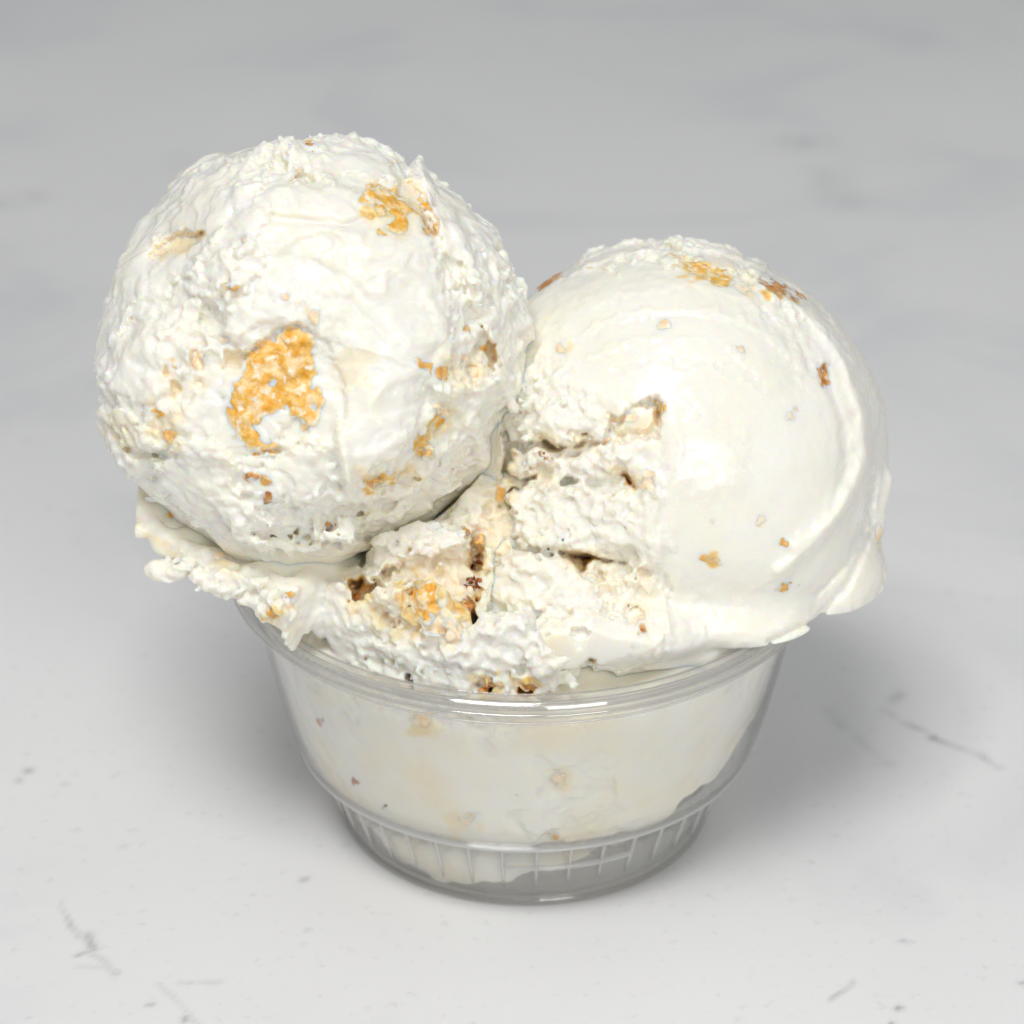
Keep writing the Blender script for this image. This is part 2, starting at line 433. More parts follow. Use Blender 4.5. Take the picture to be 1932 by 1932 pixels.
# crumbs: (px, py, half width, half height, material, turn) in photo pixels; first mesh the ray meets carries them
CR = {
 'L': [
  (583, 275, 11, 16, BROWN), (570, 320, 14, 6, PEACH), (736, 402, 46, 44, GOLD), (702, 366, 20, 20, GOLD),
  (800, 385, 20, 10, GOLD), (806, 430, 14, 22, GOLD), (742, 306, 20, 8, PEACH), (440, 542, 17, 12, GOLD),
  (590, 592, 12, 11, PEACH), (655, 625, 8, 6, PEACH), (765, 670, 20, 11, GOLD), (800, 690, 18, 9, GOLD),
  (830, 706, 15, 15, GOLD), (320, 820, 13, 12, GOLD), (300, 778, 22, 10, GOLD), (268, 782, 10, 6, PEACH),
  (835, 772, 20, 14, PEACH), (818, 800, 16, 22, GOLD), (796, 840, 20, 30, GOLD), (735, 900, 32, 13, GOLD), (700, 908, 20, 11, GOLD),
  (475, 898, 14, 7, BROWN), (501, 908, 13, 12, GOLD), (507, 944, 9, 11, BROWN), (515, 852, 8, 6, BROWN), (498, 852, 6, 5, BROWN),
  (352, 440, 22, 8, PEACH), (305, 480, 9, 12, PEACH), (916, 655, 16, 13, GOLD), (880, 690, 14, 18, PEACH), (905, 470, 10, 6, PEACH),
  (540, 560, 6, 8, PEACH), (372, 680, 10, 16, PEACH), (325, 690, 10, 14, GOLD), (880, 620, 7, 6, GOLD), (458, 452, 7, 7, PEACH),
  (625, 990, 12, 6, BROWN), (290, 905, 8, 6, PEACH), (420, 640, 16, 8, PEACH),
 ],
 'R': [
  (1034, 530, 26, 30, BROWN), (1318, 506, 50, 17, GOLD), (1362, 528, 26, 13, GOLD), (1300, 488, 18, 8, PEACH),
  (1462, 542, 30, 11, BROWN), (1500, 558, 24, 12, BROWN), (1410, 545, 20, 8, PEACH),
  (1250, 612, 10, 9, PEACH), (1395, 660, 9, 7, PEACH), (1553, 705, 13, 24, BROWN), (1495, 790, 9, 16, PEACH), (1472, 704, 7, 7, PEACH),
  (1340, 1057, 16, 9, GOLD), (1480, 1024, 10, 11, GOLD), (1480, 1108, 10, 7, GOLD), (1437, 982, 7, 10, PEACH), (1508, 1104, 4, 4, PEACH),
  (1248, 772, 9, 20, GOLD), (1188, 905, 9, 17, GOLD), (1212, 1187, 7, 9, BROWN), (1190, 1225, 26, 17, PEACH),
  (1100, 1056, 18, 12, GOLD), (1086, 1050, 9, 7, RED), (1060, 660, 22, 14, PEACH), (1225, 910, 12, 26, PEACH),
  (1180, 790, 30, 9, PEACH), (1130, 830, 18, 8, PEACH), (1045, 1215, 15, 24, PEACH), (1024, 860, 14, 9, BROWN), (1210, 1170, 5, 8, PEACH),
  (975, 850, 6, 12, GOLD), (1660, 1022, 7, 24, PEACH), (1345, 985, 5, 4, PEACH), (1135, 1085, 16, 8, PEACH), (1000, 880, 10, 8, PEACH),
 ],
 'B': [
  (672, 1130, 17, 15, BROWN), (690, 1112, 14, 8, GOLD), (800, 1128, 30, 50, GOLD), (832, 1180, 30, 20, PEACH), (895, 1066, 10, 16, RED),
  (893, 1102, 13, 14, RED), (880, 1140, 20, 14, BROWN), (735, 1168, 26, 12, PEACH), (765, 1200, 16, 12, GOLD), (915, 1300, 14, 9, BROWN),
  (940, 1292, 16, 8, GOLD), (1000, 1300, 20, 11, BROWN), (882, 1000, 13, 10, BROWN), (905, 1018, 13, 17, GOLD), (965, 893, 7, 22, GOLD),
  (512, 1160, 13, 8, GOLD), (548, 1124, 16, 6, GOLD), (480, 1074, 7, 6, GOLD), (850, 1195, 20, 14, PEACH), (940, 930, 12, 14, GOLD),
  (603, 1359, 9, 9, BROWN), (592, 1432, 6, 7, BROWN), (668, 1472, 8, 13, BROWN), (728, 1521, 5, 4, RED), (970, 1496, 8, 5, GOLD),
  (1048, 1580, 15, 8, GOLD), (875, 1550, 22, 12, PEACH), (798, 1360, 26, 12, PEACH), (1052, 1470, 12, 14, PEACH), (728, 1550, 26, 6, PEACH),
  (420, 1045, 16, 8, PEACH), (320, 970, 14, 8, GOLD),
 ]}

LEVEL = {GOLD: .85, BROWN: 1.0, PEACH: .42, RED: 1.0}
def stain(g, pts, soft, seed):
    """caramel soaked into the cream: broken-edged patches (point, radius, level) and faint washes (point, radius, amount)"""
    nz = 0.30*g.noise(1.3, seed)+0.16*g.noise(0.7, seed+1)
    out = np.zeros(tuple(g.n), np.float32)
    for p, r, lv in pts:
        sl = g.box(p, r*1.9+.5)
        if sl is None: continue
        X, Y, Z = g.sub(sl)
        d = np.sqrt((X-p[0])**2+(Y-p[1])**2+(Z-p[2])**2)/r
        out[sl] = np.maximum(out[sl], lv*sstep(.25, 1.0, 1.35-d+nz[sl]))
    w2 = field(g, soft)*np.clip(0.7+0.5*g.noise(2.2, seed+2)+nz, 0, 2)
    return np.clip(np.maximum(out, w2), 0, 1)
def tint_points(lst, c, R):
    return [(on_sphere(px, py, c, R), (max(a, b)*.6+min(a, b)*.4)/12.2*1.05, LEVEL[mt]) for px, py, a, b, mt in lst]

# ================================================================== SCOOP, left
def build_left():
    g = Grid(LC-LR-7, LC+LR+7, H)
    on = lambda px, py, e=0.0: on_sphere(px, py, LC, LR+e)
    X, Y, Z = g.x-LC[0], g.y-LC[1], g.z-LC[2]
    r = np.sqrt(X*X+Y*Y+Z*Z)
    f = r-LR
    del r
    # crumbly, torn zones against smooth smeared zones
    rough = field(g, [(on(px, py), rad/12, wt) for px, py, rad, wt in [
        (450, 970, 110, .8), (600, 1000, 120, 1), (750, 960, 110, 1), (860, 900, 120, 1), (900, 760, 110, 1), (940, 620, 110, 1),
        (950, 480, 90, .9), (870, 380, 70, .6), (250, 820, 90, .9), (330, 760, 80, .7), (240, 700, 70, .3), (300, 500, 80, .25), (860, 860, 90, .6),
        (170, 700, 50, .45), (200, 560, 50, .45), (300, 400, 50, .4), (400, 310, 50, .45), (1000, 500, 70, .9), (1010, 620, 80, .9), (640, 270, 60, .6), (380, 620, 70, .6), (800, 820, 70, .6), (700, 280, 70, .6), (520, 310, 80, .4), (540, 860, 70, .4), (870, 560, 90, .6)]])
    rough += 0.30*g.noise(7, 5)
    rough = np.clip(rough, 0, 1)
    wet = field(g, [(on(px, py), rad/12, wt) for px, py, rad, wt in [
        (640, 470, 130, 1), (760, 580, 110, 1), (520, 560, 80, .6), (720, 730, 80, .8), (400, 930, 70, .8), (560, 380, 70, .6), (890, 480, 50, .7), (660, 850, 70, .6)]])
    rough *= 1-0.7*np.clip(wet, 0, 1)
    f -= 0.70*g.noise(14, 1)+0.48*g.noise(6.0, 2)
    f -= terraces(g, 20, (7.5, 7.5, 5.5), 0.44, 0.95)*(0.6+0.4*rough)
    f -= 0.20*g.noise(3.0, 4)+0.07*g.noise(1.6, 6)
    sh = Sheet()
    A = [(484, 368), (520, 352), (600, 340), (680, 352), (745, 350), (790, 400), (822, 470), (846, 560), (860, 640), (850, 700), (948, 698), (962, 722), (905, 742), (855, 752), (807, 735),
         (800, 780), (778, 851), (686, 898), (653, 926), (622, 862), (640, 800), (650, 740), (640, 690), (612, 640), (560, 612), (500, 636), (458, 668), (434, 640), (414, 602), (385, 567), (339, 555), (350, 500), (420, 430)]
    sh.plate(A, .75, 5, .9, .75)
    sh.plate([(350, 350), (430, 300), (480, 302), (492, 360), (517, 415), (470, 470), (400, 505), (345, 530), (300, 560), (255, 560), (285, 480), (330, 400)], .45, 5, 1.2, .3)
    sh.plate([(789, 276), (850, 322), (915, 392), (965, 470), (998, 540), (1010, 640), (950, 690), (905, 610), (868, 500), (836, 465), (812, 391), (772, 318)], .95, 5, .7, .2)
    sh.plate([(300, 890), (330, 838), (400, 828), (440, 876), (462, 950), (530, 1000), (480, 1032), (400, 1010), (340, 970), (286, 925)], .6, 6, .9, .5)
    sh.plate([(468, 868), (560, 852), (620, 846), (645, 885), (600, 935), (520, 962), (462, 930)], .5, 5, 1.3, .2)
    sh.plate([(205, 640), (270, 600), (335, 604), (362, 672), (330, 742), (250, 764), (196, 735)], .5, 5, 1.3, .4)
    sh.plate([(175, 780), (240, 770), (290, 830), (300, 880), (240, 900), (190, 860)], .6, 5, 1.3, .4)
    sh.plate([(520, 262), (640, 255), (770, 300), (744, 342), (640, 336), (545, 332)], .35, 5, 1.6, .2)
    sh.plate([(400, 470), (470, 440), (500, 480), (470, 560), (400, 560), (372, 520)], .35, 5, 1.0, .5)
    sh.plate([(500, 600), (560, 612), (520, 640), (470, 690), (430, 720), (400, 760), (360, 760), (380, 690), (430, 665)], -.5, 6, 1.0)
    for q, h in [([(380, 565), (402, 572), (424, 612), (402, 640), (376, 615)], -1.6), ([(418, 658), (462, 668), (452, 694), (418, 700)], -1.4), ([(366, 662), (380, 690), (374, 735), (362, 715)], -1.6),
                 ([(312, 690), (332, 722), (340, 770), (324, 750)], -1.4), ([(528, 800), (560, 780), (585, 812), (560, 836), (520, 830)], -1.0), ([(345, 432), (378, 440), (372, 460), (330, 470), (290, 500), (280, 480), (320, 445)], -1.2),
                 ([(240, 848), (290, 850), (330, 862), (260, 868)], -.9), ([(480, 990), (560, 1000), (540, 1024), (470, 1012)], -1.2), ([(620, 955), (760, 940), (740, 965), (640, 980)], -1.1), ([(820, 950), (900, 905), (890, 930), (830, 975)], -1.2),
                 ([(918, 640), (935, 650), (930, 690), (916, 672)], -1.6), ([(885, 690), (900, 696), (898, 735), (884, 722)], -1.3), ([(690, 905), (770, 880), (790, 905), (720, 935)], -.8), ([(240, 600), (262, 606), (250, 640), (232, 630)], -1.0),
                 ([(480, 858), (545, 842), (600, 838), (590, 848), (520, 858)], -.9), ([(560, 330), (620, 345), (600, 352), (545, 345)], -.7), ([(800, 400), (818, 410), (822, 440), (806, 436)], -1.3), ([(560, 1010), (650, 1020), (640, 1034), (560, 1028)], -1.0)]:
        sh.plate(q, h, 5, .7)
    sh.plate([(805, 792), (860, 762), (950, 745), (975, 800), (955, 880), (885, 960), (785, 1000), (690, 1014), (560, 1010), (540, 975), (640, 935), (668, 925), (700, 905), (790, 862)], -.75, 8, 1.0)
    for q, wd, h in [([(650, 860), (655, 900), (657, 932)], 12, 1.0), ([(905, 745), (900, 800), (922, 885), (925, 905)], 15, 1.2), ([(935, 690), (985, 800)], 8, .9), ([(555, 845), (640, 838)], 14, .9), ([(835, 742), (960, 712)], 12, .5),
                     ([(490, 640), (400, 620)], 10, .4), ([(484, 372), (517, 412), (573, 416), (648, 424), (700, 410)], 8, -.75), ([(560, 560), (640, 540), (720, 548)], 16, .35), ([(640, 600), (700, 660), (790, 680)], 20, .4),
                     ([(640, 440), (700, 470), (790, 470)], 18, .4), ([(520, 480), (600, 500), (640, 540)], 14, -.35), ([(790, 290), (800, 330), (812, 380)], 9, .6), ([(420, 860), (470, 900)], 10, .5), ([(700, 780), (780, 800)], 14, .3)]:
        sh.stroke(q, wd, h)
    for q, wd, h in [([(520, 470), (560, 440), (620, 430), (680, 450)], 11, .45), ([(690, 520), (740, 505), (800, 540), (830, 600)], 13, .45), ([(560, 590), (600, 560), (660, 570), (700, 610), (720, 660)], 10, -.35), ([(740, 610), (780, 640), (830, 640)], 16, .5), ([(600, 500), (650, 520), (690, 560)], 9, -.3),
                     ([(420, 480), (440, 520), (430, 560)], 9, .4), ([(390, 500), (400, 540)], 8, -.4), ([(660, 380), (700, 420), (690, 450)], 9, -.3), ([(700, 760), (730, 720), (790, 700), (840, 712)], 12, .45), ([(720, 800), (760, 830)], 12, .35), ([(500, 330), (540, 350), (560, 390)], 9, .35), ([(430, 340), (440, 400), (420, 450)], 10, -.35),
                     ([(300, 620), (340, 640), (360, 690)], 9, .45), ([(250, 680), (300, 700)], 9, -.4), ([(560, 280), (570, 320), (620, 330)], 8, .3), ([(880, 420), (930, 520), (960, 600)], 7, -.35), ([(850, 400), (900, 520), (930, 640)], 7, .3), ([(680, 860), (720, 850), (770, 820)], 9, .4)]:
        sh.stroke(q, wd, h, .9)
    for q, lv in [([(640, 660), (700, 655), (690, 720), (640, 740), (630, 700)], .25), ([(285, 760), (345, 765), (350, 800), (330, 840), (280, 820)], .35), ([(690, 340), (790, 350), (800, 400), (760, 460), (710, 430)], .3),
                  ([(830, 680), (900, 670), (900, 730), (860, 760)], .3), ([(795, 780), (870, 760), (850, 800), (800, 860), (780, 850)], .4), ([(680, 890), (760, 870), (790, 910), (700, 925)], .4), ([(340, 430), (380, 436), (370, 470), (300, 500), (290, 480)], .4),
                  ([(365, 660), (384, 690), (374, 740), (360, 720)], .3), ([(308, 690), (335, 720), (338, 775), (318, 750)], .4), ([(418, 655), (465, 665), (450, 700), (415, 700)], .35), ([(210, 780), (260, 790), (250, 840), (200, 820)], .25), ([(900, 650), (935, 650), (930, 690), (880, 740)], .35)]:
        sh.stain(q, lv)  # caramel patches; in the gouges also a painted warm glow
    col = sh.carve(g, f, 1.4, 431)
    f -= rough*(crumbly(g, 30, .85)+0.3*g.noise(4.6, 36))
    pit = g.noise(1.6, 40); f += rough*np.clip(pit-0.8, 0, 2)*1.0
    pit = g.noise(3.4, 41); f += np.clip(pit-1.5, 0, 2)*1.3*(0.2+rough)
    del pit
    f -= rough*0.5*np.clip(g.noise(2.2, 44)-.6, 0, 2)
    for px, py, ex, r0, L in [(797, 292, 0, 1.5, 2.2), (700, 290, 0, 1.3, .8), (952, 372, 0, 1.3, 1.0), (996, 470, 0, 1.3, .8), (1012, 545, -.5, 1.5, .9), (1018, 585, -1, 1.6, 1.2), (190, 612, -.3, 1.6, 1.0), (180, 800, 0, 1.8, .9), (210, 880, 0, 1.7, .8)]:
        p = on(px, py, ex-.5); n = (p-LC)/np.linalg.norm(p-LC)
        capsule(g, f, p-n, p+n*L, r0, 0.6, 1.2)
    f -= (0.03+0.12*rough)*g.noise(0.85, 50)
    f = keep_in_cup(g, f)
    tint = np.maximum(stain(g, tint_points(CR['L'], LC, LR), [(on(255, 650), 4, .1)], 60), col)
    return g, f, polygonise(g, f, {'tint': tint, 'crumb': rough})

# ================================================================== SCOOP, right
def build_right():
    g = Grid(np.array([RC[0]-RR-7, RC[1]-RR-8, RC[2]-RR-3]), RC+RR+7, H)
    on = lambda px, py, e=0.0: on_sphere(px, py, RC, RR+e)
    X, Y, Z = g.x-RC[0], g.y-RC[1], g.z-RC[2]
    f = np.sqrt(X*X+Y*Y+Z*Z)-RR
    torn = field(g, [(on(px, py), rad/12, wt) for px, py, rad, wt in [
        (1080, 830, 90, .9), (1000, 760, 90, 1), (1100, 960, 110, 1), (1040, 1100, 130, 1), (1100, 1210, 110, 1), (1180, 1060, 60, .8), (1000, 950, 100, .9), (1060, 1250, 90, .9), (960, 1200, 70, .9), (1150, 1250, 40, .7),
        (1190, 455, 60, .8), (1290, 462, 60, .7), (1110, 470, 50, .5), (1380, 470, 60, .5), (1440, 530, 50, .5), (1560, 620, 40, .25), (1650, 960, 50, .3)]])
    torn = np.clip(torn*1.15-0.08+0.12*g.noise(5, 105), 0, 1)
    f -= 0.8*g.noise(18, 101)*(1-0.3*torn)+0.22*g.noise(8, 102)
    # the torn mass that fills the middle, in front of and below the ball
    ellipsoid(g, f, P(1065, 1090, 431), (15, 13, 14), 3)
    ellipsoid(g, f, P(1090, 1200, 428), (16, 6.5, 14), 2)
    ellipsoid(g, f, P(1010, 860, 446), (9, 14, 12), 3)
    ellipsoid(g, f, P(1360, 1185, 434), (15, 6.0, 13), 3)
    ellipsoid(g, f, P(1540, 1080, 446), (11, 9, 14), 3)
    ellipsoid(g, f, P(1240, 1200, 428), (8, 5.0, 12), 2)
    ellipsoid(g, f, P(1565, 1105, 445), (7, 7.5, 12), 3)
    ellipsoid(g, f, P(965, 790, 439), (5, 13, 7), 3)
    ellipsoid(g, f, P(935, 930, 438), (5, 8, 7), 3)
    top = np.clip((Z+4)/26, 0, 1)
    wr = np.abs(g.noise((16, 9, 2.6), 110)); wr2 = np.abs(g.noise((9, 7, 1.5), 111))
    f -= top*(0.09*wr+0.05*wr2)
    del wr, wr2
    f -= 0.035*g.noise((3, 3, 1.6), 112)+0.05*g.noise(4, 113)
    sh = Sheet()
    # drag marks of the scoop curving over the top
    rg = np.random.default_rng(5)
    for k in range(8):
        o = k*27+rg.uniform(-14, 14); x0 = 1040+rg.uniform(-10, 60); n = rg.integers(4, 7)
        arc_ = [(1272+(395-o*.75)*math.cos(t), 850-(395-o*1.12)*math.sin(t)) for t in np.linspace(math.radians(140-rg.uniform(0, 25)), math.radians(25+rg.uniform(0, 40)), 9)]
        sh.stroke(arc_, rg.uniform(4, 11), rg.uniform(.06, .26)*(1 if rg.random() < .6 else -1), 2.2)
    # torn face: sunk floor, lumps standing in it, deep clefts
    T = [(955, 800), (985, 745), (1060, 770), (1100, 800), (1150, 790), (1240, 750), (1248, 800), (1236, 900), (1225, 1010), (1218, 1110), (1216, 1245), (1120, 1290), (1000, 1310), (880, 1270), (870, 1080), (930, 1000), (945, 900)]
    sh.plate(T, -3.2, 6, .7)
    Q = lambda pts, h, soft=5, jag=1.0, dome=0: sh.plate(pts, h, soft, jag, dome, 'set')
    Q([(975, 725), (1070, 740), (1110, 788), (1116, 835), (1088, 840), (1080, 852), (1050, 842), (1030, 826), (1000, 840), (962, 838), (950, 790)], -.1, 5, 1.0, .5)
    Q([(1096, 780), (1148, 790), (1142, 832), (1118, 838), (1106, 815)], -.3, 4, .8, .3)
    Q([(1180, 772), (1236, 768), (1234, 802), (1200, 815), (1160, 815)], -1.2, 4, .8, .2)
    Q([(1042, 868), (1090, 850), (1150, 836), (1215, 824), (1262, 830), (1250, 870), (1268, 905), (1240, 945), (1204, 915), (1182, 892), (1165, 898), (1100, 905), (1050, 905)], -.35, 6, 1.1, .5)
    Q([(965, 846), (1020, 844), (1034, 866), (1005, 893), (978, 913), (965, 890)], -1.0, 5, 1.0, .5)
    Q([(890, 1000), (905, 950), (950, 935), (965, 1000), (968, 1042), (930, 1065), (905, 1035)], -1.8, 5, .8)
    Q([(1125, 1062), (1205, 1070), (1250, 1060), (1262, 1110), (1215, 1125), (1140, 1100)], -.9, 6, .9, .4)
    Q([(976, 920), (1036, 912), (1110, 914), (1169, 918), (1215, 915), (1262, 930), (1250, 985), (1270, 1030), (1240, 1068), (1180, 1062), (1091, 1043), (1049, 1036), (985, 1032), (969, 1008), (960, 946)], .1, 6, 1.0, 1.0)
    Q([(893, 1110), (930, 1075), (965, 1046), (995, 1042), (1048, 1050), (1075, 1068), (1100, 1090), (1130, 1100), (1235, 1095), (1262, 1140), (1238, 1180), (1256, 1225), (1225, 1262), (1150, 1275), (1110, 1262), (1085, 1280), (1050, 1298), (990, 1290), (950, 1272), (912, 1215), (890, 1188), (908, 1130)], .2, 6, 1.2, .7)
    sh.plate([(895, 1125), (960, 1130), (1040, 1150), (1100, 1165), (1050, 1175), (960, 1165), (900, 1150)], -.9, 6, 1.4)
    sh.plate([(1085, 1185), (1115, 1190), (1105, 1235), (1085, 1225)], -.9, 7, 1.2)
    sh.plate([(1140, 1130), (1200, 1150), (1190, 1170), (1130, 1150)], -.8, 6, 1.4)
    sh.plate([(1060, 940), (1130, 950), (1120, 965), (1050, 960)], -.6, 6, 1.4)
    for q, h in [([(1020, 826), (1050, 838), (1082, 840), (1088, 815), (1110, 812), (1116, 828), (1100, 843), (1050, 852), (1027, 842)], -2.5), ([(1165, 896), (1180, 890), (1198, 920), (1188, 916), (1178, 900)], -4), ([(1236, 795), (1242, 764), (1254, 754), (1248, 788), (1240, 805)], -1.8),
                 ([(1072, 1046), (1124, 1050), (1108, 1066), (1096, 1082), (1088, 1064)], -4), ([(1051, 1036), (1095, 1045), (1180, 1062), (1120, 1056), (1060, 1046)], -3), ([(884, 1040), (905, 1060), (910, 1100), (890, 1118), (880, 1080)], -3), ([(985, 902), (1014, 894), (1010, 905), (984, 912)], -2)]:
        sh.plate(q, h, 4, .5)
    # rounded shoulder of the smooth skin beside the tear, and the broad gleaming bulge
    sh.stroke([(1268, 780), (1278, 880), (1262, 990), (1274, 1100), (1256, 1200)], 16, .4, 1.5)
    sh.stroke([(1240, 940), (1225, 1000), (1236, 1060), (1226, 1120)], 12, .7, 1.5)
    sh.stroke([(1243, 1000), (1248, 1100), (1262, 1190)], 6, .35); sh.stroke([(1262, 1040), (1270, 1180)], 10, -.25)
    sh.plate([(1240, 790), (1330, 760), (1410, 800), (1420, 900), (1340, 960), (1250, 930)], .15, 40, 1, .5)
    # folded flap down the right flank, thin brim along the bottom
    sh.stroke([(1440, 545), (1530, 592), (1590, 680), (1625, 780), (1632, 860), (1600, 950), (1540, 1020), (1470, 1080)], 13, 1.0, .5)
    sh.stroke([(1556, 700), (1590, 800), (1596, 880), (1570, 960)], 9, -.5, .5)
    sh.stroke([(1500, 1030), (1560, 985), (1590, 930)], 16, .9, .5); sh.stroke([(1650, 900), (1640, 980), (1600, 1060), (1540, 1120)], 7, -.55, .6)
    sh.stroke([(1640, 1010), (1600, 1100), (1540, 1170), (1450, 1210)], 6, -.5, .5)
    sh.plate([(1250, 650), (1400, 640), (1500, 720), (1480, 760), (1380, 700), (1260, 690)], .12, 30, 1.5)
    sh.plate([(1060, 470), (1190, 440), (1380, 452), (1450, 500), (1380, 520), (1280, 490), (1200, 500), (1110, 505)], .5, 8, 2.0, .3)
    for q, lv in [([(1010, 815), (1060, 830), (1120, 805), (1130, 840), (1090, 856), (1020, 846)], .42), ([(1150, 790), (1235, 770), (1250, 750), (1258, 790), (1235, 815), (1160, 825)], .40), ([(1160, 888), (1200, 888), (1205, 925), (1185, 925)], .5), ([(1205, 905), (1230, 905), (1225, 960), (1200, 960)], .25),
                  ([(1060, 1040), (1130, 1046), (1150, 1062), (1096, 1086), (1080, 1062)], .5), ([(960, 840), (985, 850), (975, 930), (955, 960)], .45), ([(985, 880), (1020, 870), (1040, 905), (985, 915)], .35), ([(1020, 1180), (1070, 1190), (1060, 1240), (1020, 1230)], .25),
                  ([(1200, 1060), (1222, 1070), (1218, 1200), (1204, 1200)], .3), ([(930, 940), (960, 940), (958, 1040), (930, 1050), (915, 1000)], .3), ([(1280, 485), (1380, 500), (1420, 535), (1360, 545), (1290, 520)], .4), ([(1130, 1070), (1190, 1080), (1180, 1110), (1120, 1100)], .22)]:
        sh.stain(q, lv)  # cookie colour in the clefts, with their yellow bounce light painted in
    col = sh.carve(g, f, 1.0, 445)
    f -= torn*(crumbly(g, 130, 1.0)+0.25*g.noise(5.0, 134))
    pit = g.noise(1.7, 140); f += torn*np.clip(pit-0.9, 0, 2)*1.3; del pit
    t = terraces(g, 150, (5.5, 5.5, 4.0), 0.35, 0.9); f -= torn*t; del t
    chain(g, f, [(on(1664, 905, -.6), 1.8), (on(1662, 1000, -.4), 1.9), (on(1636, 1080, -.1), 1.9)], 1.5)
    chain(g, f, [(P(1636, 1085, 447), 1.6), (P(1590, 1160, 443), 1.5), (P(1530, 1200, 439), 1.4), (P(1450, 1228, 432), 1.3), (P(1350, 1246, 425), 1.3), (P(1230, 1240, 421), 1.2)], 1.6)
    f -= (0.02+0.10*torn)*g.noise(0.85, 160)
    f = keep_in_cup(g, f)
    tint = np.maximum(stain(g, tint_points(CR['R'], RC, RR), [(on(1650, 1040), 4, .2)], 170), col*.75)
    return g, f, polygonise(g, f, {'tint': tint, 'crumb': torn})

